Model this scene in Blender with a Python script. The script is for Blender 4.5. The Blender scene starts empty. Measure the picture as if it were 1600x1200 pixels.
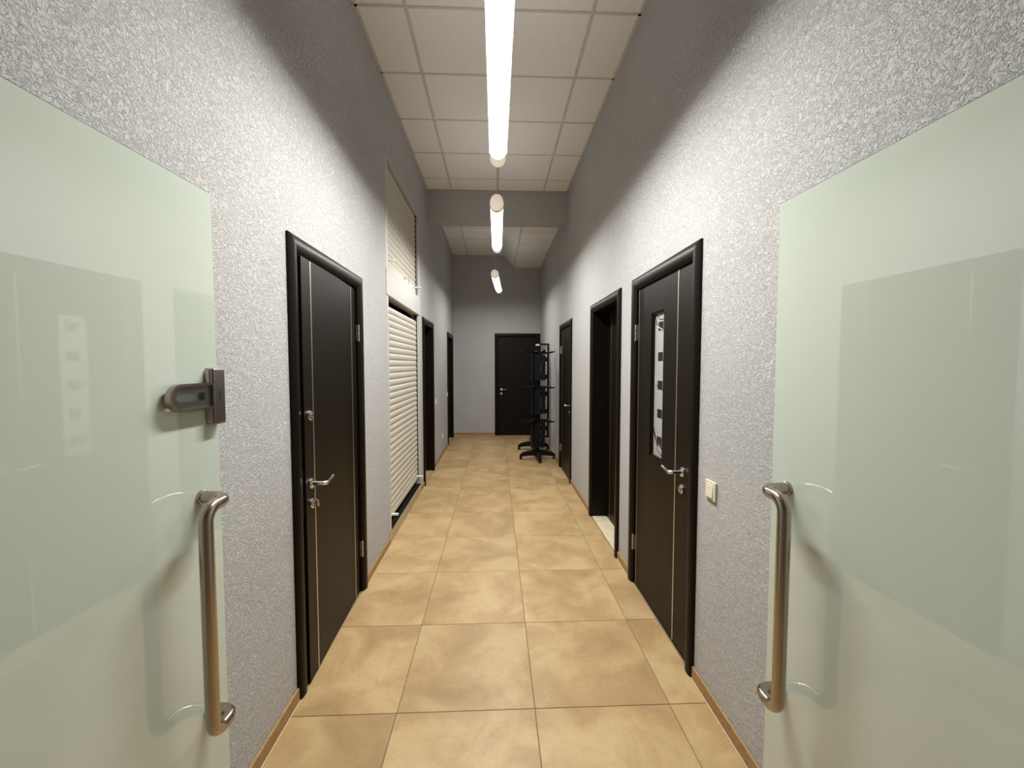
import bpy, bmesh, math, random
from mathutils import Vector, Matrix
random.seed(7)
S = bpy.context.scene
C = S.collection

# ---------------------------------------------------------------- camera, world, exposure
CAM_H, YAW, PITCH, FPX = 1.5073, 0.0399, -0.0475, 637.66
cam_d = bpy.data.cameras.new('camera'); cam = bpy.data.objects.new('camera', cam_d); C.objects.link(cam)
cam.location = (0, 0, CAM_H)
cam.rotation_euler = (math.pi/2 + PITCH, 0, -YAW)
cam_d.sensor_fit = 'HORIZONTAL'; cam_d.sensor_width = 36.0
cam_d.lens = FPX/1600*36.0
cam_d.clip_start = 0.02; cam_d.clip_end = 100
S.camera = cam
S.view_settings.view_transform = 'Standard'
try: S.view_settings.look = 'None'
except Exception: pass
S.view_settings.gamma = 1.0
S.view_settings.use_curve_mapping = False
S.view_settings.exposure = 0.0
LAMP_POWER = 76.0           # watts of the nearest lamp; the farther tubes are weaker
LAMP_COLOUR = (1.0, 0.972, 0.92)
w = bpy.data.worlds.new('dark_surroundings'); S.world = w
w.use_nodes = True
w.node_tree.nodes['Background'].inputs[0].default_value = (0.01, 0.01, 0.01, 1)
w.node_tree.nodes['Background'].inputs[1].default_value = 1.0

# ---------------------------------------------------------------- key dimensions (metres)
XL, XR, ZC, YE, YB = -0.8924, 0.9504, 3.782, 8.65, -2.3
WT = 0.22                      # wall thickness

# ---------------------------------------------------------------- materials
def nodes_of(name):
    m = bpy.data.materials.new(name); m.use_nodes = True
    nt = m.node_tree; nt.nodes.clear()
    out = nt.nodes.new('ShaderNodeOutputMaterial')
    return m, nt, out
def N(nt, t, **kw):
    n = nt.nodes.new('ShaderNode'+t)
    for k, v in kw.items():
        if k in n.inputs: n.inputs[k].default_value = v
        else: setattr(n, k, v)
    return n
def pos(nt, scale=(1,1,1)):
    g = N(nt, 'NewGeometry'); mp = N(nt, 'Mapping'); mp.inputs['Scale'].default_value = scale
    nt.links.new(g.outputs['Position'], mp.inputs['Vector'])
    return mp.outputs[0]
def ramp(nt, fac, stops):
    r = N(nt, 'ValToRGB'); e = r.color_ramp.elements
    while len(e) < len(stops): e.new(0.5)
    for i, (p, c) in enumerate(stops): e[i].position = p; e[i].color = (*c, 1)
    nt.links.new(fac, r.inputs[0]); return r.outputs[0]
def plain(name, col, rough=0.5, metal=0.0, spec=0.5, coat=0.0, var=0.06, scale=30.0, stretch=(1,1,1), bump=0.0):
    """principled material whose colour carries a little procedural variation"""
    m, nt, out = nodes_of(name)
    b = N(nt, 'BsdfPrincipled')
    b.inputs['Roughness'].default_value = rough; b.inputs['Metallic'].default_value = metal
    b.inputs['Specular IOR Level'].default_value = spec; b.inputs['Coat Weight'].default_value = coat
    nz = N(nt, 'TexNoise', Scale=scale, Detail=4.0); nt.links.new(pos(nt, stretch), nz.inputs['Vector'])
    a = tuple(c*(1-var) for c in col); d = tuple(min(1, c*(1+var)) for c in col)
    nt.links.new(ramp(nt, nz.outputs['Fac'], [(0.3, a), (0.7, d)]), b.inputs['Base Color'])
    if bump:
        bp = N(nt, 'Bump', Strength=1.0, Distance=bump); nt.links.new(nz.outputs['Fac'], bp.inputs['Height'])
        nt.links.new(bp.outputs[0], b.inputs['Normal'])
    nt.links.new(b.outputs[0], out.inputs[0])
    return m

def plaster():
    m, nt, out = nodes_of('textured_grey_plaster')
    b = N(nt, 'BsdfPrincipled', Roughness=0.75); b.inputs['Specular IOR Level'].default_value = 0.25
    v = pos(nt, (1, 0.8, 1)); v.node.inputs['Rotation'].default_value = (0.55, 0.72, 0.38)
    n1 = N(nt, 'TexNoise', Scale=85.0, Detail=3.0, Roughness=0.55, Distortion=1.1); nt.links.new(v, n1.inputs['Vector'])
    # worm-like grooves: narrow band around the middle of the noise
    s = N(nt, 'Math', operation='SUBTRACT'); s.inputs[1].default_value = 0.5; nt.links.new(n1.outputs['Fac'], s.inputs[0])
    a = N(nt, 'Math', operation='ABSOLUTE'); nt.links.new(s.outputs[0], a.inputs[0])
    r = N(nt, 'MapRange'); r.inputs['From Min'].default_value = 0.0; r.inputs['From Max'].default_value = 0.06
    nt.links.new(a.outputs[0], r.inputs['Value'])
    n2 = N(nt, 'TexNoise', Scale=150.0, Detail=3.0); nt.links.new(v, n2.inputs['Vector'])
    mx = N(nt, 'Math', operation='MULTIPLY_ADD'); mx.inputs[1].default_value = 0.55
    nt.links.new(r.outputs[0], mx.inputs[0]); nt.links.new(n2.outputs['Fac'], mx.inputs[2])
    n3 = N(nt, 'TexNoise', Scale=38.0, Detail=2.0); nt.links.new(v, n3.inputs['Vector'])
    ad = N(nt, 'Math', operation='MULTIPLY_ADD'); ad.inputs[1].default_value = 1.15
    nt.links.new(n3.outputs['Fac'], ad.inputs[0]); nt.links.new(mx.outputs[0], ad.inputs[2])
    bp = N(nt, 'Bump', Strength=0.9, Distance=0.0035); nt.links.new(ad.outputs[0], bp.inputs['Height'])
    nt.links.new(bp.outputs[0], b.inputs['Normal'])
    n4 = N(nt, 'TexNoise', Scale=2.0, Detail=3.0); nt.links.new(pos(nt), n4.inputs['Vector'])
    nt.links.new(ramp(nt, n4.outputs['Fac'], [(0.3, (0.485, 0.485, 0.485)), (0.7, (0.52, 0.52, 0.52))]), b.inputs['Base Color'])
    nt.links.new(b.outputs[0], out.inputs[0]); return m

def floor_tile():
    m, nt, out = nodes_of('cloudy_tan_ceramic')
    b = N(nt, 'BsdfPrincipled', Roughness=0.42); b.inputs['Specular IOR Level'].default_value = 0.35
    oi = N(nt, 'ObjectInfo')
    # every tile shows its own cut of the clouding
    mul = N(nt, 'VectorMath', operation='SCALE'); mul.inputs[0].default_value = (37.0, 53.0, 11.0)
    nt.links.new(oi.outputs['Random'], mul.inputs['Scale'])
    ad = N(nt, 'VectorMath', operation='ADD'); nt.links.new(pos(nt), ad.inputs[0]); nt.links.new(mul.outputs[0], ad.inputs[1])
    n1 = N(nt, 'TexNoise', Scale=3.4, Detail=6.0, Roughness=0.55, Distortion=0.5); nt.links.new(ad.outputs[0], n1.inputs['Vector'])
    n2 = N(nt, 'TexNoise', Scale=60.0, Detail=4.0); nt.links.new(ad.outputs[0], n2.inputs['Vector'])
    c1 = ramp(nt, n1.outputs['Fac'], [(0.28, (0.33, 0.215, 0.100)), (0.47, (0.425, 0.288, 0.138)), (0.57, (0.485, 0.345, 0.172)), (0.74, (0.54, 0.40, 0.215))])
    mixn = N(nt, 'Mix', data_type='RGBA', blend_type='MULTIPLY'); mixn.inputs[0].default_value = 0.35
    nt.links.new(c1, mixn.inputs[6])
    nt.links.new(ramp(nt, n2.outputs['Fac'], [(0.3, (0.82, 0.80, 0.78)), (0.6, (1, 1, 1))]), mixn.inputs[7])
    hs = N(nt, 'HueSaturation'); mr = N(nt, 'MapRange'); mr.inputs['To Min'].default_value = 0.93; mr.inputs['To Max'].default_value = 1.07
    nt.links.new(oi.outputs['Random'], mr.inputs['Value']); nt.links.new(mr.outputs[0], hs.inputs['Value'])
    nt.links.new(mixn.outputs[2], hs.inputs['Color']); nt.links.new(hs.outputs[0], b.inputs['Base Color'])
    bp = N(nt, 'Bump', Strength=0.25, Distance=0.001); nt.links.new(n2.outputs['Fac'], bp.inputs['Height']); nt.links.new(bp.outputs[0], b.inputs['Normal'])
    nt.links.new(b.outputs[0], out.inputs[0]); return m

def wenge(name='dark_wenge_veneer', k=1.0, rough=0.38):
    m, nt, out = nodes_of(name)
    b = N(nt, 'BsdfPrincipled', Roughness=rough); b.inputs['Specular IOR Level'].default_value = 0.13
    n1 = N(nt, 'TexNoise', Scale=1.0, Detail=5.0, Roughness=0.6); nt.links.new(pos(nt, (160, 160, 2.5)), n1.inputs['Vector'])
    nt.links.new(ramp(nt, n1.outputs['Fac'], [(0.3, (0.0042*k, 0.0027*k, 0.0014*k)), (0.7, (0.0100*k, 0.0066*k, 0.0037*k))]), b.inputs['Base Color'])
    bp = N(nt, 'Bump', Strength=0.12, Distance=0.0006); nt.links.new(n1.outputs['Fac'], bp.inputs['Height']); nt.links.new(bp.outputs[0], b.inputs['Normal'])
    nt.links.new(b.outputs[0], out.inputs[0]); return m

def frosted():
    m, nt, out = nodes_of('frosted_green_glass')
    d = N(nt, 'BsdfDiffuse'); t = N(nt, 'BsdfTranslucent'); g = N(nt, 'BsdfGlossy', Roughness=0.012)
    nz = N(nt, 'TexNoise', Scale=900.0, Detail=2.0); nt.links.new(pos(nt), nz.inputs['Vector'])
    nt.links.new(ramp(nt, nz.outputs['Fac'], [(0.3, (0.68, 0.765, 0.68)), (0.7, (0.72, 0.80, 0.72))]), d.inputs['Color'])
    t.inputs['Color'].default_value = (0.62, 0.74, 0.63, 1)
    g.inputs['Color'].default_value = (1, 1, 1, 1)
    mx = N(nt, 'MixShader'); mx.inputs[0].default_value = 0.2
    nt.links.new(d.outputs[0], mx.inputs[1]); nt.links.new(t.outputs[0], mx.inputs[2])
    fr = N(nt, 'Fresnel', IOR=1.85)
    m2 = N(nt, 'MixShader'); nt.links.new(fr.outputs[0], m2.inputs[0]); nt.links.new(mx.outputs[0], m2.inputs[1]); nt.links.new(g.outputs[0], m2.inputs[2])
    nt.links.new(m2.outputs[0], out.inputs[0]); return m

def emit(name, col, power):
    m, nt, out = nodes_of(name)
    e = N(nt, 'Emission', Strength=power); e.inputs['Color'].default_value = (*col, 1)
    m.cycles.emission_sampling = 'NONE'
    nt.links.new(e.outputs[0], out.inputs[0]); return m

def glow_plastic(name, col, power):
    # thin cream plastic lit from inside by the tube behind it
    m = plain(name, col, 0.45, var=0.02); b = [n for n in m.node_tree.nodes if n.type == 'BSDF_PRINCIPLED'][0]
    b.inputs['Emission Color'].default_value = (1.0, 0.86, 0.72, 1); b.inputs['Emission Strength'].default_value = power
    m.cycles.emission_sampling = 'NONE'
    return m

def brushed(name, col, rough, aniso=0.0):
    m, nt, out = nodes_of(name)
    b = N(nt, 'BsdfPrincipled', Metallic=1.0, Roughness=rough)
    nz = N(nt, 'TexNoise', Scale=1.0, Detail=3.0); nt.links.new(pos(nt, (40, 40, 900)), nz.inputs['Vector'])
    nt.links.new(ramp(nt, nz.outputs['Fac'], [(0.3, tuple(c*0.92 for c in col)), (0.7, col)]), b.inputs['Base Color'])
    mr = N(nt, 'MapRange'); mr.inputs['To Min'].default_value = rough*0.85; mr.inputs['To Max'].default_value = rough*1.2
    nt.links.new(nz.outputs['Fac'], mr.inputs['Value']); nt.links.new(mr.outputs[0], b.inputs['Roughness'])
    nt.links.new(b.outputs[0], out.inputs[0]); return m

M = dict(
    plaster=plaster(), tile=floor_tile(), wenge=wenge(), wenge_leaf=wenge('dark_wenge_leaf', 1.15, 0.42),
    grout=plain('tan_grout', (0.20, 0.145, 0.085), 0.9),
    panel=plain('mineral_ceiling_panel', (0.80, 0.785, 0.765), 0.9, spec=0.1, var=0.05, scale=140, bump=0.0006),
    grid=plain('painted_ceiling_grid', (0.58, 0.55, 0.51), 0.6, spec=0.3),
    void=plain('dark_void', (0.012, 0.012, 0.012), 0.9, spec=0.05),
    base=plain('tan_ceramic_skirting', (0.33, 0.205, 0.085), 0.6, var=0.28, scale=120, bump=0.001),
    lip=plain('pale_sealant', (0.62, 0.50, 0.30), 0.5),
    chrome=brushed('satin_chrome', (0.78, 0.77, 0.75), 0.16), steel=brushed('brushed_stainless_steel', (0.43, 0.375, 0.32), 0.22),
    darksteel=brushed('dark_satin_metal', (0.24, 0.22, 0.20), 0.36),
    strip=brushed('metal_inlay', (0.62, 0.58, 0.52), 0.35),
    frost=frosted(), gedge=plain('polished_glass_edge', (0.07, 0.11, 0.08), 0.15, spec=0.6),
    shutter=plain('ivory_shutter_paint', (0.53, 0.505, 0.43), 0.38, var=0.02),
    guide=plain('grey_white_guide_paint', (0.50, 0.495, 0.47), 0.45, var=0.02),
    ivory=plain('ivory_plastic', (0.74, 0.69, 0.55), 0.35, var=0.02), white=plain('white_plastic', (0.78, 0.77, 0.74), 0.4, var=0.02),
    cap=glow_plastic('glowing_cream_lamp_plastic', (0.80, 0.72, 0.62), 0.42),
    lamp=emit('opal_lamp_cover', LAMP_COLOUR, 6.0),
    collar=plain('beige_lamp_collar', (0.70, 0.62, 0.52), 0.5, var=0.02),
    black=plain('black_powder_coat', (0.004, 0.004, 0.004), 0.55, spec=0.15), navy=plain('dark_blue_plastic', (0.004, 0.007, 0.012), 0.4, spec=0.18),
    rubber=plain('black_rubber', (0.010, 0.010, 0.010), 0.7),
    sill=plain('cream_threshold_tile', (0.70, 0.60, 0.44), 0.45, var=0.08, scale=9), curb=plain('beige_curb_tile', (0.44, 0.34, 0.20), 0.5, var=0.1, scale=6),
    pane=plain('milky_window_glass', (0.36, 0.375, 0.375), 0.2, spec=0.4, var=0.01), print=plain('black_print', (0.012, 0.010, 0.009), 0.3),
    wire=plain('lamp_cord', (0.62, 0.58, 0.52), 0.5),
)

# ---------------------------------------------------------------- mesh helpers
class MB:
    """collects shapes (in world coordinates) that become one mesh object"""
    def __init__(self, mp=None): self.bm = bmesh.new(); self.mp = mp
    def _map(self, verts, mp=None):
        mp = mp or self.mp
        if mp:
            for v in verts: v.co = mp(*v.co)
    def box(self, a, b, bev=0.0, seg=2, mp=None):
        r = bmesh.ops.create_cube(self.bm, size=1.0); vs = r['verts']
        for v in vs:
            v.co = Vector([(a[i]+b[i])/2 + v.co[i]*(b[i]-a[i]) for i in range(3)])
        if bev:
            es = list({e for v in vs for e in v.link_edges})
            q = bmesh.ops.bevel(self.bm, geom=es, offset=bev, segments=seg, affect='EDGES', profile=0.5)
            vs = list({v for f in q['faces'] for v in f.verts} | {v for v in vs if v.is_valid})
        self._map(vs, mp); return self
    def prism(self, poly0, poly1, mp=None):
        """two matching polygons joined by sides"""
        a = [self.bm.verts.new(p) for p in poly0]; b = [self.bm.verts.new(p) for p in poly1]
        n = len(a); self.bm.faces.new(a); self.bm.faces.new(b[::-1])
        for i in range(n): self.bm.faces.new((a[i], b[i], b[(i+1) % n], a[(i+1) % n]))
        self._map(a+b, mp); return self
    def tube(self, pts, r, seg=12, mp=None, caps=True):
        pts = [Vector(mp(*p)) if mp else (Vector(self.mp(*p)) if self.mp else Vector(p)) for p in pts]
        rs = r if isinstance(r, (list, tuple)) else [r]*len(pts)
        rings = []; up = None
        for i, p in enumerate(pts):
            t = (pts[min(i+1, len(pts)-1)] - pts[max(i-1, 0)]).normalized()
            if up is None:
                up = Vector((0, 0, 1)) if abs(t.z) < 0.9 else Vector((1, 0, 0))
            u = (up - t*up.dot(t)).normalized(); up = u; v = t.cross(u)
            rings.append([self.bm.verts.new(p + (u*math.cos(k*2*math.pi/seg) + v*math.sin(k*2*math.pi/seg))*rs[i]) for k in range(seg)])
        for a, b in zip(rings, rings[1:]):
            for k in range(seg): self.bm.faces.new((a[k], a[(k+1) % seg], b[(k+1) % seg], b[k]))
        if caps: self.bm.faces.new(rings[0][::-1]); self.bm.faces.new(rings[-1])
        return self
    def build(self, name, mat, parent=None, smooth=False, mats=None):
        bmesh.ops.recalc_face_normals(self.bm, faces=self.bm.faces)
        org = world_origin(parent)
        if parent is None:
            zs = [v.co for v in self.bm.verts]
            org = Vector(((min(c.x for c in zs)+max(c.x for c in zs))/2, (min(c.y for c in zs)+max(c.y for c in zs))/2, min(c.z for c in zs)))
        for v in self.bm.verts: v.co -= org
        me = bpy.data.meshes.new(name); self.bm.to_mesh(me); self.bm.free()
        for mm in (mats or [mat]): me.materials.append(mm)
        if smooth:
            for p in me.polygons: p.use_smooth = True
            try: me.set_sharp_from_angle(angle=math.radians(38))
            except Exception: pass
        o = bpy.data.objects.new(name, me); C.objects.link(o)
        if parent is None: o.location = org; ORG[o.name] = org.copy()
        else: o.parent = parent; ORG[o.name] = ORG.get(parent.name, Vector((0, 0, 0)))
        return o
ORG = {}
def world_origin(o): return ORG.get(o.name, Vector((0, 0, 0))).copy() if o else Vector((0, 0, 0))
def empty(name, loc):
    o = bpy.data.objects.new(name, None); C.objects.link(o); o.location = loc; o.empty_display_size = 0.1
    ORG[o.name] = Vector(loc); return o
def tag(o, label=None, cat=None, group=None, kind=None):
    if label: o['label'] = label
    if cat: o['category'] = cat
    if group: o['group'] = group
    if kind: o['kind'] = kind
    return o
def struct(o, label=None): return tag(o, label, kind='structure')
def arc_path(pts, rad, n=6):
    """polyline with rounded corners"""
    pts = [Vector(p) for p in pts]; out = [pts[0]]
    for i in range(1, len(pts)-1):
        a = (pts[i-1]-pts[i]); b = (pts[i+1]-pts[i]); la, lb = a.length, b.length
        a.normalize(); b.normalize()
        ang = a.angle(b); d = min(rad/math.tan(ang/2), la*0.49, lb*0.49)
        p0 = pts[i]+a*d; p2 = pts[i]+b*d
        wt = max(0.05, math.sin(ang/2))          # rational quadratic: a true circular bend
        for k in range(n+1):
            t = k/n; b0, b1, b2 = (1-t)**2, 2*t*(1-t)*wt, t**2
            out.append((p0*b0 + pts[i]*b1 + p2*b2)/(b0+b1+b2))
    out.append(pts[-1]); return out
def lathe(mb, prof, axis_pt, ax, up, seg=20):
    """revolve (radius, distance) pairs about an axis"""
    ax = Vector(ax).normalized(); u = Vector(up); u = (u-ax*u.dot(ax)).normalized(); v = ax.cross(u); c = Vector(axis_pt)
    rings = [[mb.bm.verts.new(c+ax*d+(u*math.cos(k*2*math.pi/seg)+v*math.sin(k*2*math.pi/seg))*max(r, 1e-4)) for k in range(seg)] for r, d in prof]
    for a, b in zip(rings, rings[1:]):
        for k in range(seg): mb.bm.faces.new((a[k], a[(k+1) % seg], b[(k+1) % seg], b[k]))
    mb.bm.faces.new(rings[0][::-1]); mb.bm.faces.new(rings[-1])

# wall frames: (u along the wall, n out of the wall into the corridor, z) -> world
mapL = lambda u, n, z: Vector((XL+n, u, z))
mapR = lambda u, n, z: Vector((XR-n, u, z))
mapE = lambda u, n, z: Vector((u, YE-n, z))

# ---------------------------------------------------------------- floor
C0, R0, TS = -0.4307, 1.7154, 0.6
floor = MB().box((XL-WT, YB-WT, -0.12), (XR+WT, YE+WT, -0.0025)).build('floor', M['grout']); struct(floor)
xs = [XL, C0, C0+TS, C0+2*TS, XR]
tile_mesh = {}
def plate_mesh(key, wx, wy, t, mat, bev):
    if key not in tile_mesh:
        mb = MB(); mb.box((-wx/2, -wy/2, -t), (wx/2, wy/2, 0), bev, 1)
        bmesh.ops.recalc_face_normals(mb.bm, faces=mb.bm.faces)
        me = bpy.data.meshes.new(key); mb.bm.to_mesh(me); mb.bm.free(); me.materials.append(mat); tile_mesh[key] = me
    return tile_mesh[key]
def piece(name, me, loc, parent):
    o = bpy.data.objects.new(name, me); C.objects.link(o); o.parent = parent
    o.location = Vector(loc)-ORG[parent.name]; ORG[o.name] = Vector(loc); return o
k0 = math.floor((YB-R0)/TS)
y = R0+k0*TS
while y < YE:
    y0, y1 = max(y, YB), min(y+TS, YE)
    if y1-y0 > 0.02:
        for a, b in zip(xs, xs[1:]):
            g = 0.0018
            me = plate_mesh('tile_%d_%d' % (round((b-a)*1e4), round((y1-y0)*1e4)), b-a-2*g, y1-y0-2*g, 0.010, M['tile'], 0.0012)
            o = piece('tile', me, ((a+b)/2, (y0+y1)/2, 0), floor)
            o.rotation_euler = (random.uniform(-1, 1)*0.0006, random.uniform(-1, 1)*0.0006, 0)
    y += TS

# ---------------------------------------------------------------- walls with openings
def wall_with_openings(name, mp, u0, u1, z1, ops):
    """ops: (ua, ub, za, zb); a solid wall of boxes left around them"""
    mb = MB(mp); u = u0
    for ua, ub, za, zb in sorted(ops):
        mb.box((u, -WT, 0), (ua, 0, z1))
        mb.box((ua, -WT, zb), (ub, 0, z1))
        if za > 0: mb.box((ua, -WT, 0), (ub, 0, za))
        u = ub
    mb.box((u, -WT, 0), (u1, 0, z1))
    return struct(mb.build(name, M['plaster']))
# door set: (outer ua, outer ub, height)
D1 = (1.800, 2.762, 2.077); D2 = (5.020, 5.850, 2.090); D3 = (7.560, 8.480, 2.110)
D4 = (1.860, 2.800, 2.085); D5 = (3.065, 4.025, 2.086); D6 = (5.050, 5.975, 2.082); D7 = (-0.020, 0.940, 2.165)
CW = 0.078
def opening(d): return (d[0]+CW-0.035, d[1]-CW+0.035, 0, d[2]-CW+0.035)
SH = (3.395, 4.872, 0.095, 3.225)     # roller shutter opening
ZT = 4.02
wall_with_openings('wall_left', mapL, YB, YE, ZT, [opening(D1), SH, opening(D2), opening(D3)])
wall_with_openings('wall_right', mapR, YB, YE, ZT, [opening(D4), opening(D5), opening(D6)])
wall_with_openings('wall_back', mapE, XL-WT, XR+WT, ZT, [opening(D7)])
wf = MB().box((XL-WT, YB-WT, 0), (XR+WT, YB, ZT)).build('wall_front', M['plaster']); struct(wf)

# ---------------------------------------------------------------- ceiling
CC0, CR0 = -0.5682, 2.7305
BY0, BY1, BZ = 5.455, 5.69, 3.394
ceil = MB().box((XL-WT, YB-WT, ZC+0.12), (XR+WT, YE+WT, ZC+0.24)).build('ceiling', M['void']); struct(ceil)
def ceiling_field(xedges, yedges, z, parent, tname='ceiling_panel'):
    for a, b in zip(xedges, xedges[1:]):
        for c, d in zip(yedges, yedges[1:]):
            if b-a < 0.03 or d-c < 0.03: continue
            me = plate_mesh('panel_%d_%d' % (round((b-a)*1e4), round((d-c)*1e4)), b-a-0.008, d-c-0.008, 0.015, M['panel'], 0.002)
            o = piece(tname, me, ((a+b)/2, (c+d)/2, z+0.015), parent)
            o.location.z += random.uniform(-0.0012, 0.0012)
    for x in xedges[1:-1]: MB().box((x-0.012, yedges[0], z-0.004), (x+0.012, yedges[-1], z+0.03), 0.001, 1).build('grid_bar', M['grid'], parent)
    for c in yedges[1:-1]:
        for a, b in zip(xedges, xedges[1:]):
            MB().box((a+(0.012 if a != xedges[0] else 0), c-0.010, z-0.003), (b-(0.012 if b != xedges[-1] else 0), c+0.010, z+0.03), 0.001, 1).build('grid_bar', M['grid'], parent)
    for x, sx in ((xedges[0], 1), (xedges[-1], -1)):
        a, b = sorted((x, x+sx*0.02)); MB().box((a, yedges[0], z-0.003), (b, yedges[-1], z+0.001)).build('edge_trim', M['grid'], parent)
def steps(lo, hi, base, st):
    r = [lo]; k = math.ceil((lo-base)/st)
    while base+k*st < hi-0.02:
        v = base+k*st
        if v > lo+0.02: r.append(v)
        k += 1
    return r+[hi]
cx = [XL, CC0, CC0+0.6, CC0+1.2, XR]
ceiling_field(cx, steps(YB, BY0, CR0, 0.6), ZC, ceil)
SX0, SX1, SZ = 0.145, 0.392, 3.53
ceiling_field([XL, CC0, CC0+0.6, SX0+0.1], steps(BY1, YE, CR0, 0.6), ZC, ceil)
struct(MB().box((XL, BY0, BZ), (XR, BY1, ZC+0.12)).build('trim_1', M['plaster']), 'grey plaster ceiling beam crossing the corridor')
sof = MB(); sof.prism([(SX0, BY1, ZC+0.01), (SX1-0.015, BY1, SZ+0.018), (XR, BY1, SZ+0.018), (XR, BY1, ZC+0.01)],
                      [(SX0, YE, ZC+0.01), (SX1-0.015, YE, SZ+0.018), (XR, YE, SZ+0.018), (XR, YE, ZC+0.01)])
sof = struct(sof.build('trim_2', M['panel']), 'lowered ceiling soffit with a slanted side beyond the beam')
ceiling_field([SX1-0.012, XR], steps(BY1, YE, 6.31, 0.6), SZ, sof)

# ---------------------------------------------------------------- baseboards
def skirting(name, mp, runs):
    e = empty(name, mp((runs[0][0]+runs[0][1])/2, 0, 0)); struct(e)
    for a, b in runs:
        p = MB(mp).box((a, 0, 0), (b, 0.013, 0.062), 0.004, 2).build('skirting_tile', M['base'], e)
        MB(mp).box((a, 0.0125, 0.0), (b, 0.018, 0.006), 0.002, 1).build('sealant_line', M['lip'], p)
skirting('baseboard_left', mapL, [(YB, D1[0]-0.002), (D1[1]+0.002, SH[0]-0.006), (SH[1]+0.006, D2[0]-0.002), (D2[1]+0.002, D3[0]-0.002), (D3[1]+0.002, YE)])
skirting('baseboard_right', mapR, [(YB, D4[0]-0.002), (D4[1]+0.002, D5[0]-0.002), (D5[1]+0.002, D6[0]-0.002), (D6[1]+0.002, YE)])
skirting('baseboard_back', mapE, [(XL+0.02, D7[0]-0.002)])

# ---------------------------------------------------------------- doors
PROF = [(0.0, 0.0), (0.0, 0.010), (0.004, 0.015), (0.014, 0.020), (0.034, 0.0225), (0.054, 0.020), (0.068, 0.013), (0.078, 0.004), (0.078, 0.0)]
def casing(mp, d, root):
    ua, ub, h = d
    MB(mp).prism([(ua+u, n, 0.001) for u, n in PROF], [(ua+u, n, h-u) for u, n in PROF]).build('side_casing', M['wenge'], root, True)
    MB(mp).prism([(ub-u, n, 0.001) for u, n in PROF], [(ub-u, n, h-u) for u, n in PROF]).build('side_casing', M['wenge'], root, True)
    MB(mp).prism([(ua+u, n, h-u) for u, n in PROF], [(ub-u, n, h-u) for u, n in PROF]).build('head_casing', M['wenge'], root, True)
def jambs(mp, d, root, depth):
    ua, ub, h = d; i0, i1, hh = ua+CW-0.004, ub-CW+0.004, h-CW+0.004
    MB(mp).box((i0-0.03, -depth, 0.001), (i0, -0.0005, hh+0.03), 0.0015, 1).build('jamb', M['wenge'], root)
    MB(mp).box((i1, -depth, 0.001), (i1+0.03, -0.0005, hh+0.03), 0.0015, 1).build('jamb', M['wenge'], root)
    MB(mp).box((i0, -depth, hh), (i1, -0.0005, hh+0.03), 0.0015, 1).build('head_jamb', M['wenge'], root)
    return i0, i1, hh
def axes(mp):
    o = mp(0, 0, 0); return (mp(1, 0, 0)-o).normalized(), (mp(0, 1, 0)-o).normalized()
def rose(mb, mp, u, n, z, r=0.026, t=0.010):
    a, nn = axes(mp)
    lathe(mb, [(r*0.98, 0), (r, t*0.3), (r*0.93, t*0.75), (r*0.72, t), (0.0, t)], mp(u, n, z), nn, (0, 0, 1), 24)
def lever(mp, parent, u, z, s, name='handle', n0=0.0):
    """lever handle: s = direction of the lever along u"""
    mb = MB(); rose(mb, mp, u, n0, z)
    pts = arc_path([(u, n0+0.006, z), (u, n0+0.055, z), (u+s*0.012, n0+0.068, z-0.001), (u+s*0.112, n0+0.060, z+0.004)], 0.010)
    mb.tube([mp(*p) for p in pts], [0.0105]*(len(pts)-5)+[0.0105, 0.010, 0.0095, 0.009, 0.008], 12)
    return mb.build(name, M['chrome'], parent, True)
def keyhole(mp, parent, u, z, name='lock', n0=0.0, knob=False):
    mb = MB(); rose(mb, mp, u, n0, z, 0.025, 0.011)
    a, nn = axes(mp)
    lathe(mb, [(0.0085, 0), (0.0085, 0.017), (0.007, 0.018)], mp(u, n0, z+0.003), nn, (0, 0, 1), 16)
    mb.box((u-0.0045, n0+0.009, z-0.017), (u+0.0045, n0+0.0165, z+0.001), 0.001, 1, mp=mp)
    if knob: mb.box((u-0.005, n0+0.016, z-0.014), (u+0.005, n0+0.034, z+0.018), 0.003, 2, mp=mp)
    return mb.build(name, M['chrome'], parent, True)
def hinge(mp, parent, u, z):
    mb = MB(mp); nn = 0.006
    for k in range(3): mb.tube([(u, nn, z-0.055+k*0.037), (u, nn, z-0.055+k*0.037+0.034)], 0.007, 10)
    mb.box((u-0.016, -0.004, z-0.05), (u+0.016, 0.001, z+0.05))
    return mb.build('hinge', M['strip'], parent, True)
def strips(mp, parent, us, z0, z1, n=0.0):
    for u in us: MB(mp).box((u-0.006, n-0.002, z0), (u+0.006, n+0.0012, z1)).build('inlay_strip', M['strip'], parent)
def door_root(num, mp, d, label):
    r = empty('door_%d' % num, mp((d[0]+d[1])/2, 0, 0)); struct(r, label); return r

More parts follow.
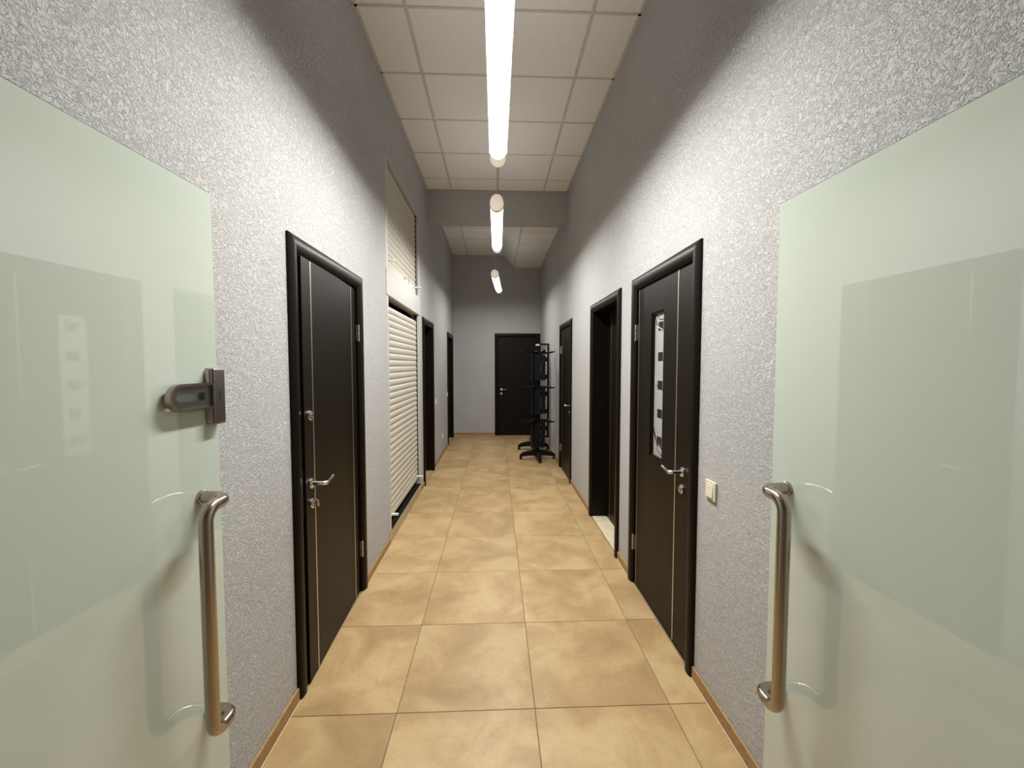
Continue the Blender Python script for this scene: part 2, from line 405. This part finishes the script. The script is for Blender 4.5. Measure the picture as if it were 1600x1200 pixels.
# door 1: left wall, near, slightly ajar
r = door_root(1, mapL, D1, 'dark brown door slightly ajar on the left wall, two locks and a lever handle')
casing(mapL, D1, r); i0, i1, hh = jambs(mapL, D1, r, 0.14)
A1 = 0.036; HU, HN = i1-0.003, -0.010
def map1(u, n, z):     # leaf swung a little about its far hinges
    du, dn = u-HU, n-0.0
    return mapL(HU+du*math.cos(A1)-dn*math.sin(A1)*-1, HN-du*math.sin(A1)+dn*math.cos(A1), z)
leaf = MB(map1).box((i0+0.016, -0.055, 0.008), (i1-0.003, 0, hh-0.006), 0.002, 2).build('door_leaf', M['wenge_leaf'], r)
strips(map1, leaf, (i0+0.115, i1-0.095), 0.012, hh-0.010)
lever(map1, leaf, i0+0.072, 0.945, 1); keyhole(map1, leaf, i0+0.074, 0.848, knob=True); keyhole(map1, leaf, i0+0.070, 1.268)
MB(map1).box((i0+0.0145, -0.038, 0.80), (i0+0.0165, -0.014, 1.02), 0.0005, 1).build('lock_faceplate', M['darksteel'], leaf)
MB(map1).box((i0+0.008, -0.032, 0.855), (i0+0.0150, -0.018, 0.885), 0.001, 1).build('latch_bolt', M['chrome'], leaf)
for z in (1.712, 0.290): hinge(mapL, r, i1+0.004, z)

# door 4: right wall, near, with narrow milky window
r = door_root(4, mapR, D4, 'dark brown door on the right wall with a narrow milky window')
casing(mapR, D4, r); i0, i1, hh = jambs(mapR, D4, r, 0.14)
W0, W1, WZ0, WZ1 = 2.300, 2.484, 0.945, 1.822; LN = -0.006
mb = MB(mapR)
mb.box((i0+0.003, LN-0.045, 0.002), (W0, LN, hh-0.004)); mb.box((W1, LN-0.045, 0.002), (i1-0.003, LN, hh-0.004))
mb.box((W0, LN-0.045, 0.002), (W1, LN, WZ0)); mb.box((W0, LN-0.045, WZ1), (W1, LN, hh-0.004))
leaf = mb.build('door_leaf', M['wenge_leaf'], r)
strips(mapR, leaf, (2.118, 2.698), 0.012, hh-0.008, LN)
lever(mapR, leaf, 2.030, 0.957, 1, n0=LN); keyhole(mapR, leaf, 2.033, 0.868, n0=LN)
for z in (1.722, 0.289): hinge(mapR, r, i1+0.004, z)
pane = MB(mapR).box((W0, LN-0.028, WZ0), (W1, LN-0.020, WZ1)).build('window_pane', M['pane'], r)
for (ua, ub, za, zb) in ((W0, W0+0.012, WZ0, WZ1), (W1-0.012, W1, WZ0, WZ1), (W0, W1, WZ0, WZ0+0.012), (W0, W1, WZ1-0.012, WZ1)):
    MB(mapR).box((ua, LN-0.019, za), (ub, LN-0.006, zb), 0.002, 1).build('glazing_bead', M['wenge'], r)
PN = LN-0.0195
for k, z in enumerate((1.735, 1.555, 1.385, 1.215, 1.050)):
    MB(mapR).box((2.352, PN-0.001, z-0.026), (2.420, PN+0.0008, z+0.026)).build('printed_square', M['print'], pane)
def vine(pts, rr):
    p = arc_path([(u, PN+0.001, z) for u, z in pts], 0.06, 8)
    MB(mapR).tube(p, rr, 6).build('printed_vine', M['print'], pane)
vine([(2.470, 1.805), (2.440, 1.740), (2.330, 1.700), (2.314, 1.640)], 0.003); vine([(2.455, 1.806), (2.400, 1.775), (2.314, 1.770)], 0.0018)
vine([(2.470, 1.440), (2.430, 1.375), (2.314, 1.350)], 0.002); vine([(2.470, 1.12), (2.440, 1.050), (2.360, 1.020), (2.314, 1.000)], 0.004)
vine([(2.470, 1.06), (2.420, 1.000), (2.330, 0.962)], 0.0018); vine([(2.450, 1.09), (2.400, 0.99), (2.314, 0.962)], 0.0018)

# doors with a deep reveal: leaf on the far side of the wall
def deep_door(num, mp, d, label, sill='tile'):
    r = door_root(num, mp, d, label); casing(mp, d, r); i0, i1, hh = jambs(mp, d, r, 0.20)
    leaf = MB(mp).box((i0+0.003, -0.185, 0.008), (i1-0.003, -0.145, hh-0.004), 0.002, 1).build('door_leaf', M['wenge_leaf'], r)
    for ua, ub in ((i0, i0+0.014), (i1-0.014, i1)):
        MB(mp).box((ua, -0.144, 0.008), (ub, -0.130, hh)).build('door_stop', M['wenge'], r)
    MB(mp).box((i0+0.014, -0.144, hh-0.014), (i1-0.014, -0.130, hh)).build('door_stop', M['wenge'], r)
    strips(mp, leaf, (i0+0.11, i1-0.11), 0.012, hh-0.03, -0.145)
    lever(mp, leaf, i0+0.065, 0.955, 1, n0=-0.145); keyhole(mp, leaf, i0+0.065, 0.865, n0=-0.145)
    MB(mp).box((i0, -0.20, -0.001), (i1, -0.004, 0.006), 0.002, 1).build('threshold', M[sill], r)
    return r
deep_door(2, mapL, D2, 'dark deep-set doorway on the left wall just past the roller shutter')
deep_door(3, mapL, D3, 'dark doorway at the far end of the left wall beside the back wall')
deep_door(5, mapR, D5, 'dark deep-set doorway on the right wall with a cream threshold', 'sill')

def flush_door(num, mp, d, label, handle_u, lever_s, hinge_u, ln=-0.006):
    r = door_root(num, mp, d, label); casing(mp, d, r); i0, i1, hh = jambs(mp, d, r, 0.14)
    leaf = MB(mp).box((i0+0.003, ln-0.045, 0.008), (i1-0.003, ln, hh-0.004), 0.002, 1).build('door_leaf', M['wenge_leaf'], r)
    if num == 6: strips(mp, leaf, (i0+0.11, i1-0.06), 0.012, hh-0.008, ln)
    lever(mp, leaf, handle_u, 0.98, lever_s, n0=ln); keyhole(mp, leaf, handle_u, 0.89, n0=ln)
    for z in (1.72, 0.30): hinge(mp, r, hinge_u, z)
    return r
flush_door(6, mapR, D6, 'dark brown door on the right wall just in front of the black racks', D6[0]+CW+0.07, 1, D6[1]-CW+0.008)
flush_door(7, mapE, D7, 'dark brown door in the back wall half hidden by black racks', D7[0]+CW+0.06, 1, D7[1]-CW+0.008)

# ---------------------------------------------------------------- roller shutters in the left wall
def slat_prof(hz):      # convex slat cross-section (n, z)
    return [(-0.012, 0.0), (-0.004, 0.001), (0.001, hz*0.16), (0.004, hz*0.45), (0.003, hz*0.75), (-0.002, hz*0.93), (-0.006, hz*0.97), (-0.012, hz*0.97)]
def shutter(name, label, z0, z1, box_h, nslat, rail, loc_pins, lock=None):
    ua, ub = SH[0], SH[1]; ga, gb = ua+0.062, ub-0.070
    r = empty(name, mapL((ua+ub)/2, 0, z0)); tag(r, label, 'roller shutter')
    zt = z1-box_h
    for a, b in ((ua+0.001, ga), (gb, ub-0.001)):
        MB(mapL).box((a, -0.09, z0+0.001), (b, 0.004, zt-0.001), 0.003, 2).build('guide_rail', M['guide'], r)
    MB(mapL).box((ua-0.006, -0.09, zt), (ub+0.006, 0.010, z1-0.001), 0.004, 2).build('shutter_box', M['guide'], r)
    MB(mapL).box((gb-0.012, -0.050, rail[0]), (gb-0.0005, -0.020, zt-0.002)).build('slot_shadow_strip', M['rubber'], r)  # black strip standing in for the shadow in the guide slot
    h = (zt-0.010-rail[1])/nslat
    me = None
    for k in range(nslat):
        zz = rail[1]+k*h
        if me is None:
            mb = MB(); pr = slat_prof(h)
            mb.prism([(XL-0.030+n, ga+0.004, z) for n, z in pr], [(XL-0.030+n, gb-0.014, z) for n, z in pr])
            bmesh.ops.recalc_face_normals(mb.bm, faces=mb.bm.faces)
            c = Vector((XL, (ga+gb)/2, 0))
            for v in mb.bm.verts: v.co -= c
            me = bpy.data.meshes.new('slat'); mb.bm.to_mesh(me); mb.bm.free(); me.materials.append(M['shutter'])
            for p in me.polygons: p.use_smooth = len(p.vertices) == 4
            me.set_sharp_from_angle(angle=math.radians(40))
        if k == nslat-1 and box_h > 0.1: continue   # the shadow gap under the box
        piece('slat', me, (XL, (ga+gb)/2, zz), r)
    MB(mapL).box((ga+0.004, -0.042, rail[0]), (gb-0.014, -0.024, rail[1]), 0.003, 2).build('bottom_rail', M['shutter'], r)
    for u, z in loc_pins:
        MB(mapL).tube([(u, -0.026, z), (u, 0.040, z), (u, 0.044, z)], [0.012, 0.012, 0.008], 12).build('stop_pin', M['white'], r, True)
    if lock:
        u, z = lock; mb = MB(mapL)
        mb.tube([(u, -0.026, z), (u, -0.006, z)], 0.014, 14); mb.build('lock_cylinder', M['chrome'], r, True)
        mb = MB(mapL); mb.box((u-0.002, -0.008, z-0.012), (u+0.002, 0.020, z+0.010), 0.001, 1)
        mb.tube([(u+0.014*math.sin(t*0.7), 0.022+0.004*math.sin(t), z-0.012+0.014*math.cos(t*0.7)) for t in range(10)], 0.0016, 6)
        mb.box((u+0.010, 0.018, z-0.062), (u+0.014, 0.026, z-0.020), 0.001, 1); mb.box((u-0.018, 0.016, z-0.058), (u-0.014, 0.024, z-0.020), 0.001, 1)
        mb.build('key', M['chrome'], r)
    return r
shutter('roller_shutter', 'tall ivory roller shutter reaching the floor on the left wall', 0.096, 2.285, 0.205, 32, (0.168, 0.215), [(3.535, 0.205), (4.745, 0.205)])
shutter('roller_shutter', 'short ivory roller shutter above the taller one on the left wall', 2.287, 3.224, 0.014, 14, (2.312, 2.395), [(3.52, 2.385), (4.74, 2.385)], (4.17, 2.372))
bk = MB(mapL).box((SH[0], -WT, SH[2]), (SH[1], -0.16, SH[3])).build('trim_3', M['void']); struct(bk, 'dark recess behind the roller shutters')
cb = MB(mapL).box((SH[0]-0.004, 0.0005, 0.0), (SH[1]+0.004, 0.006, 0.094), 0.002, 1).build('trim_4', M['curb']); struct(cb, 'beige tiled curb under the tall roller shutter')
sl = MB(mapL).box((SH[0]+0.004, -0.085, 0.0965), (SH[1]-0.004, 0.004, 0.104), 0.002, 1).build('trim_5', M['void']); struct(sl, 'thin sill strip under the tall roller shutter, coloured black for the shade in the gap')  # shade of the gap below the bottom rail put into the sill colour

# ---------------------------------------------------------------- frosted glass doors, folded back to the walls
def glass_door(num, label, X0, a, side, y_free, y_hinge, ztop):
    """plane through (X0, 1.2) along (sin a, cos a); frame: (s back from free edge, n into corridor, z)"""
    d = Vector((math.sin(a), math.cos(a), 0)); nn = Vector((math.cos(a), -math.sin(a), 0))*(1 if side == 'L' else -1)
    p0 = Vector((X0, 1.2, 0)); free = p0+d*((y_free-1.2)/math.cos(a)); L = (y_free-y_hinge)/math.cos(a)
    mp = lambda s, n, z: free-d*s+nn*n+Vector((0, 0, z))
    r = empty('door_%d' % num, mp(L, 0, 0)); struct(r, label)
    mb = MB(mp).box((0, -0.010, 0.012), (L, 0, ztop), 0.004, 1)
    o = mb.build('glass_pane', None, r, mats=[M['frost'], M['gedge']])
    for p in o.data.polygons:
        if abs(p.normal.dot(nn)) < 0.9: p.material_index = 1
    # patch pivots, top and bottom at the hinge side
    for z0, z1 in ((0.003, 0.075), (ztop-0.06, ztop+0.012)):
        MB(mp).box((L-0.16, -0.018, z0), (L+0.006, 0.008, z1), 0.003, 2).build('pivot_patch', M['steel'], r)
    return r, mp
def pull(mp, r, s0, z1, z0, n=0.076, off=0.088, rad=0.0172):
    path = arc_path([(s0, 0.0, z1), (s0, n, z1), (s0+off, n+0.002, z1-0.004), (s0+off, n+0.002, z0+0.004), (s0, n, z0), (s0, 0.0, z0)], 0.040, 10)
    h = MB(mp).tube(path, rad, 24).build('pull_handle', M['steel'], r, True)
    for z in (z1, z0):
        mb = MB(); lathe(mb, [(rad+0.0035, 0.0), (rad+0.0035, 0.007), (rad+0.001, 0.009), (0, 0.009)], mp(s0, 0.0, z), mp(s0, 1, z)-mp(s0, 0, z), (0, 0, 1), 24)
        mb.build('mounting_collar', M['steel'], h, True)
rL, mL = glass_door(8, 'frosted glass door folded against the left wall with latch and bent pull handle', -0.838, 0.047, 'L', 1.261, 0.37, 2.011)
pull(mL, rL, 0.080, 1.130, 0.500)
rR, mR = glass_door(9, 'frosted glass door folded against the right wall with bent pull handle', 0.87, -0.036, 'R', 1.240, 0.32, 2.000)
pull(mR, rR, 0.070, 1.138, 0.520)
# latch with loop lever on the left glass door
lk = MB(mL).box((0.004, -0.014, 1.333), (0.052, 0.026, 1.497), 0.006, 3).build('latch_case', M['darksteel'], rL, True)
MB(mL).box((0.0015, -0.012, 1.337), (0.0545, 0.018, 1.493), 0.005, 3).build('latch_trim', M['steel'], lk, True)
MB(mL).box((0.0265, 0.0255, 1.405), (0.0295, 0.0268, 1.430)).build('indicator_slot', M['rubber'], lk)
def stadium(s0, s1, zc, rr, k=10):
    pts = [(s0, zc-rr), (s1-rr, zc-rr)]
    for i in range(1, k): t = -math.pi/2+math.pi*i/k; pts.append((s1-rr+rr*math.cos(t), zc+rr*math.sin(t)))
    return pts+[(s1-rr, zc+rr), (s0, zc+rr)]
zc = 1.419
def ring(outer, inner, n0, n1):
    mb = MB(mL); k = len(outer)
    vs = [[mb.bm.verts.new((s, n, z)) for s, z in poly] for poly, n in ((outer, n0), (outer, n1), (inner, n1), (inner, n0))]
    for a, b in zip(vs, vs[1:]+vs[:1]):
        for i in range(k): mb.bm.faces.new((a[i], a[(i+1) % k], b[(i+1) % k], b[i]))
    mb._map([v for q in vs for v in q]); return mb
ring(stadium(0.050, 0.203, zc, 0.037), stadium(0.056, 0.196, zc, 0.030), 0.012, 0.026).build('lever_rim', M['steel'], lk, True)
ring(stadium(0.053, 0.199, zc, 0.033), stadium(0.078, 0.176, zc, 0.011), 0.012, 0.020).build('lever_plate', M['darksteel'], lk, True)

# ---------------------------------------------------------------- pendant lamps
def lamp(label, near, far, z, light, rad=0.060):
    """near / far: (x, y) of the lit tube's ends"""
    a, b = Vector((near[0], near[1], z)), Vector((far[0], far[1], z)); d = (b-a).normalized(); L = (b-a).length
    side = Vector((d.y, -d.x, 0)); up = Vector((0, 0, 1)); mid = (a+b)/2
    r = empty('pendant_lamp', mid); tag(r, label, 'lamp', 'tubular pendant lamps in a row')
    def shell(name, ang0, ang1, rr, t, mat, l0, l1, k=18):
        mb = MB(); P0 = []; P1 = []
        for P, l in ((P0, l0), (P1, l1)):
            for i in range(k+1):
                q = ang0+(ang1-ang0)*i/k; P.append(a+d*l+(side*math.cos(q)+up*math.sin(q))*rr)
            for i in range(k, -1, -1):
                q = ang0+(ang1-ang0)*i/k; P.append(a+d*l+(side*math.cos(q)+up*math.sin(q))*(rr-t))
        mb.prism(P0, P1); return mb.build(name, mat, r, True)
    D = math.radians
    shell('housing', D(LAMP_CUT), D(180-LAMP_CUT), rad, 0.003, M['white'], 0.0, L, 24)
    mb = MB(); q = rad-0.0035      # opal cover, set up between the lower lips of the housing
    sec = [(-q, 0.0), (-q*0.5, -0.004), (0, -0.0055), (q*0.5, -0.004), (q, 0.0), (q, 0.003), (-q, 0.003)]
    mb.prism([a+d*0.001+side*x+up*h for x, h in sec], [b-d*0.001+side*x+up*h for x, h in sec]).build('diffuser', M['lamp'], r)
    ld = bpy.data.lights.new('tube_light', 'AREA'); ld.shape = 'RECTANGLE'; ld.size = 2*q; ld.size_y = L-0.004
    ld.energy = LAMP_POWER*light; ld.color = LAMP_COLOUR
    lo = bpy.data.objects.new('tube_light', ld); C.objects.link(lo); lo.parent = r
    lo.location = (0, 0, -0.0065); lo.rotation_euler = (0, 0, math.atan2(d.y, d.x)-math.pi/2)
    up_d = bpy.data.lights.new('added_uplight', 'AREA'); up_d.shape = 'RECTANGLE'; up_d.size = 0.03; up_d.size_y = L-0.1
    up_d.energy = 2.2*light; up_d.color = LAMP_COLOUR       # added upward light with no real source, brightens the ceiling
    uo = bpy.data.objects.new('added_uplight', up_d); C.objects.link(uo); uo.parent = r
    uo.location = (0, 0, rad+0.004); uo.rotation_euler = (math.pi, 0, -(math.atan2(d.y, d.x)-math.pi/2))
    for end, sg in ((a, -1), (b, 1)):
        prof = [(rad*0.97, -0.004), (rad*0.99, 0.0), (rad*0.99, 0.045), (rad*0.97, 0.047), (rad*0.95, 0.085), (rad*0.84, 0.125), (rad*0.60, 0.160), (rad*0.25, 0.178), (0.0, 0.180)] if sg < 0 else \
               [(rad*0.86, -0.004), (rad*0.86, 0.10), (rad*0.80, 0.112), (0.0, 0.114)]
        mb = MB(); lathe(mb, prof, end, d*sg, (0, 0, 1), 28)
        mb.build('end_cap', M['cap'], r, True)
        if sg < 0:
            mb = MB(); lathe(mb, [(rad*1.0, 0.002), (rad*1.015, 0.004), (rad*1.015, 0.040), (rad*1.0, 0.042)], end, d*sg, (0, 0, 1), 28)
            mb.build('collar', M['collar'], r, True)
        p = end+d*sg*(0.125 if sg < 0 else 0.06)+up*rad*0.80
        MB().tube([p, Vector((p.x, p.y, ZC-0.004 if p.y < BY0 or p.y > BY1 else BZ))], 0.0016, 6).build('suspension_wire', M['wire'], r)
    p = a-d*0.16+up*rad*0.5
    cord = arc_path([p, p+Vector((0.012, -0.006, 0.06)), p+Vector((0.012, 0.004, 0.20)), Vector((p.x+0.010, p.y, ZC-0.004))], 0.05, 5)
    MB().tube(cord, 0.003, 8).build('power_cord', M['wire'], r)
    return r
LAMP_CUT = -18.0
LZ = 2.89
lamp('lit tubular pendant lamp nearest the camera, cut by the top of the photo', (0.018, 1.38), (0.018, 2.72), LZ, 1.0)
lamp('lit tubular pendant lamp hanging in the middle of the row', (0.012, 3.63), (0.018, 4.86), LZ, 0.66)
lamp('smallest lit tubular pendant lamp, farthest along the corridor beyond the beam', (-0.008, 6.36), (0.062, 7.62), LZ, 0.37)

# ---------------------------------------------------------------- switches and socket
def switch(label, mp, u, z, w_=0.082, h_=0.084):
    r = empty('light_switch', mp(u, 0, z-h_/2)); tag(r, label, 'light switch')
    MB(mp).box((u-w_/2, 0.0005, z-h_/2), (u+w_/2, 0.010, z+h_/2), 0.003, 2).build('frame', M['ivory'], r)
    MB(mp).prism([(u-w_*0.33, 0.009, z-h_*0.36), (u+w_*0.33, 0.009, z-h_*0.36), (u+w_*0.33, 0.009, z+h_*0.36), (u-w_*0.33, 0.009, z+h_*0.36)],
                 [(u-w_*0.31, 0.016, z-h_*0.33), (u+w_*0.31, 0.016, z-h_*0.33), (u+w_*0.31, 0.011, z+h_*0.33), (u-w_*0.31, 0.011, z+h_*0.33)]).build('rocker', M['ivory'], r)
    return r
switch('ivory rocker light switch on the right wall beside the door with the milky window', mapR, 1.735, 0.955)
switch('small pale light switch on the left wall just past the first deep-set doorway', mapL, 6.10, 0.955)
switch('tiny pale light switch on the left wall beside the farthest doorway', mapL, 7.49, 0.965)
r = empty('power_socket', mapL(6.80, 0, 0.28)); tag(r, 'white power socket low on the left wall between the two dark doorways', 'socket')
MB(mapL).box((6.76, 0.0005, 0.28), (6.84, 0.010, 0.36), 0.003, 2).build('cover_plate', M['white'], r)
mb = MB(); lathe(mb, [(0.024, 0.0), (0.024, 0.004), (0.020, 0.004), (0.019, 0.001)], mapL(6.80, 0.0095, 0.32), (1, 0, 0), (0, 0, 1), 20); mb.build('socket_well', M['white'], r, True)
mb = MB(mapL)
for du in (-0.0095, 0.0095): mb.tube([(6.80+du, 0.009, 0.32), (6.80+du, 0.0125, 0.32)], 0.003, 8)
mb.build('contact_holes', M['rubber'], r)

# ---------------------------------------------------------------- black display racks
def caster(p, parent):
    p = Vector(p); mb = MB()
    mb.box((p.x-0.012, p.y-0.010, p.z+0.035), (p.x+0.012, p.y+0.010, p.z+0.062), 0.002, 1)
    lathe(mb, [(0.016, -0.013), (0.024, -0.010), (0.024, 0.010), (0.016, 0.013)], (p.x, p.y, p.z+0.0245), (0.3, 1, 0), (0, 0, 1), 18)
    mb.build('caster', M['rubber'], parent, True)
def base(r, cx_, cy_, rot, ln):
    c = Vector((cx_, cy_, 0))
    for k in range(4):
        t = rot+k*math.pi/2; e = Vector((math.cos(t), math.sin(t), 0)); s = Vector((-e.y, e.x, 0))
        prof = [(0.0, 0.070, 0.150), (0.3, 0.068, 0.147), (0.6, 0.062, 0.136), (0.85, 0.052, 0.112), (1.0, 0.050, 0.075)]
        mb = MB(); rings = []
        for f, zb, zt in prof:
            w_ = 0.036*(1-0.3*f); p = c+e*(ln*f)
            rings.append([mb.bm.verts.new(p+s*q*w_+Vector((0, 0, zz))) for q, zz in ((-1, zb), (1, zb), (1, zt-0.008), (0.6, zt), (-0.6, zt), (-1, zt-0.008))])
        for a, b in zip(rings, rings[1:]):
            for i in range(6): mb.bm.faces.new((a[i], a[(i+1) % 6], b[(i+1) % 6], b[i]))
        mb.bm.faces.new(rings[0]); mb.bm.faces.new(rings[-1][::-1])
        leg = mb.build('foot', M['black'], r, True); caster(c+e*(ln-0.02), leg)
    mb = MB(); lathe(mb, [(0.05, 0.08), (0.055, 0.09), (0.055, 0.13), (0.035, 0.15), (0.03, 0.19)], c, (0, 0, 1), (1, 0, 0), 20)
    mb.build('base_hub', M['black'], r, True)
def arm(name, r, c, t, z, ln, lift, wd):
    """flat tapering arm with an upturned tip"""
    e = Vector((math.cos(t), math.sin(t), 0)); s = Vector((-e.y, e.x, 0)); rings = []; mb = MB()
    for f, dz, th in ((0.08, 0, 0.034), (0.35, lift*0.2, 0.034), (0.75, lift*0.55, 0.026), (0.94, lift*0.8, 0.018), (1.0, lift+0.012, 0.012)):
        p = Vector(c)+e*(ln*f)+Vector((0, 0, z+dz)); w_ = wd*(1-0.55*f)
        rings.append([mb.bm.verts.new(p+s*q*w_+Vector((0, 0, h*th))) for q, h in ((-1, -1), (1, -1), (1, 0), (-1, 0))])
    for a, b in zip(rings, rings[1:]):
        for i in range(4): mb.bm.faces.new((a[i], a[(i+1) % 4], b[(i+1) % 4], b[i]))
    mb.bm.faces.new(rings[0]); mb.bm.faces.new(rings[-1][::-1]); return mb.build(name, M['black'], r)
RX, RY = 0.662, 6.42
r = empty('display_rack', (RX, RY, 0)); tag(r, 'black wheeled display rack with radiating arms, in front of the other rack', 'display rack', 'black racks by the back door')
base(r, RX, RY, 0.03, 0.285)
MB().tube([(RX, RY, 0.12), (RX, RY, 1.80)], 0.022, 16).build('column', M['black'], r, True)
mb = MB(); lathe(mb, [(0.030, 0), (0.034, 0.004), (0.034, 0.022), (0.028, 0.026), (0, 0.026)], (RX, RY, 1.80), (0, 0, 1), (1, 0, 0), 20); mb.build('column_cap', M['white'], r, True)
for zi, z in enumerate((1.70, 1.17, 0.64)):
    mb = MB(); lathe(mb, [(0.045, -0.03), (0.05, -0.02), (0.05, 0.012), (0.04, 0.022)], (RX, RY, z), (0, 0, 1), (1, 0, 0), 20); hub = mb.build('tier_hub', M['black'], r, True)
    for k in range(6): arm('arm', hub, (RX, RY, 0), math.radians(-14+60*k), z, 0.275, (0.02, -0.02, -0.03)[zi], 0.030)
    zb = z-0.44
    for k in range(6):            # narrow dark panels hanging between the tiers
        t = math.radians(22+60*k); e = Vector((math.cos(t), math.sin(t), 0)); q = Vector((-e.y, e.x, 0)); p = Vector((RX, RY, 0))+e*0.098
        mp = lambda u, n, zz, p=p, e=e, q=q: p+q*u+e*n+Vector((0, 0, zz))
        pn = MB(mp).box((-0.046, -0.008, zb+0.0), (0.046, 0.008, z-0.045), 0.002, 1).build('hanging_panel', M['navy' if k % 2 else 'black'], r)
        for zz in (zb+0.12, zb+0.24, zb+0.35):
            MB(mp).tube([(0.0, 0.004, zz), (0.0, 0.055, zz), (0.0, 0.062, zz+0.012)], 0.0035, 8).build('peg', M['black'], pn)
    MB().tube([(RX+0.098*math.cos(a_), RY+0.098*math.sin(a_), z-0.045) for a_ in [i*math.pi/12 for i in range(25)]], 0.005, 6).build('tier_ring', M['black'], r, True)

QX, QY = 0.665, 7.16
r = empty('display_rack', (QX, QY, 0)); tag(r, 'black wheeled rack with a tall open frame, behind the rack with radiating arms', 'display rack', 'black racks by the back door')
base(r, QX, QY, 0.0, 0.275)
MB().tube([(QX, QY, 0.12), (QX, QY, 1.70)], 0.026, 16).build('column', M['black'], r, True)
for x in (QX+0.075, QX+0.255):
    MB().box((x-0.016, QY-0.016, 0.22), (x+0.016, QY+0.016, 1.88), 0.003, 1).build('upright', M['black'], r)
for z in (0.235, 1.865): MB().box((QX-0.02 if z < 1 else QX+0.091, QY-0.014, z-0.014), (QX+0.239, QY+0.014, z+0.014), 0.003, 1).build('cross_bar', M['black'], r)
for k in range(5):
    z = 0.36+k*0.30
    sh = MB().box((QX+0.091, QY-0.11, z), (QX+0.239, QY+0.012, z+0.012), 0.002, 1).build('shelf', M['black'], r)
    MB().box((QX+0.091, QY-0.114, z), (QX+0.239, QY-0.108, z+0.075), 0.001, 1).build('shelf_front', M['navy'], sh)
for x in (QX+0.12, QX+0.165, QX+0.205):
    MB().tube([(x, QY+0.006, 0.25), (x, QY+0.006, 1.86)], 0.006, 8).build('rod', M['black'], r)
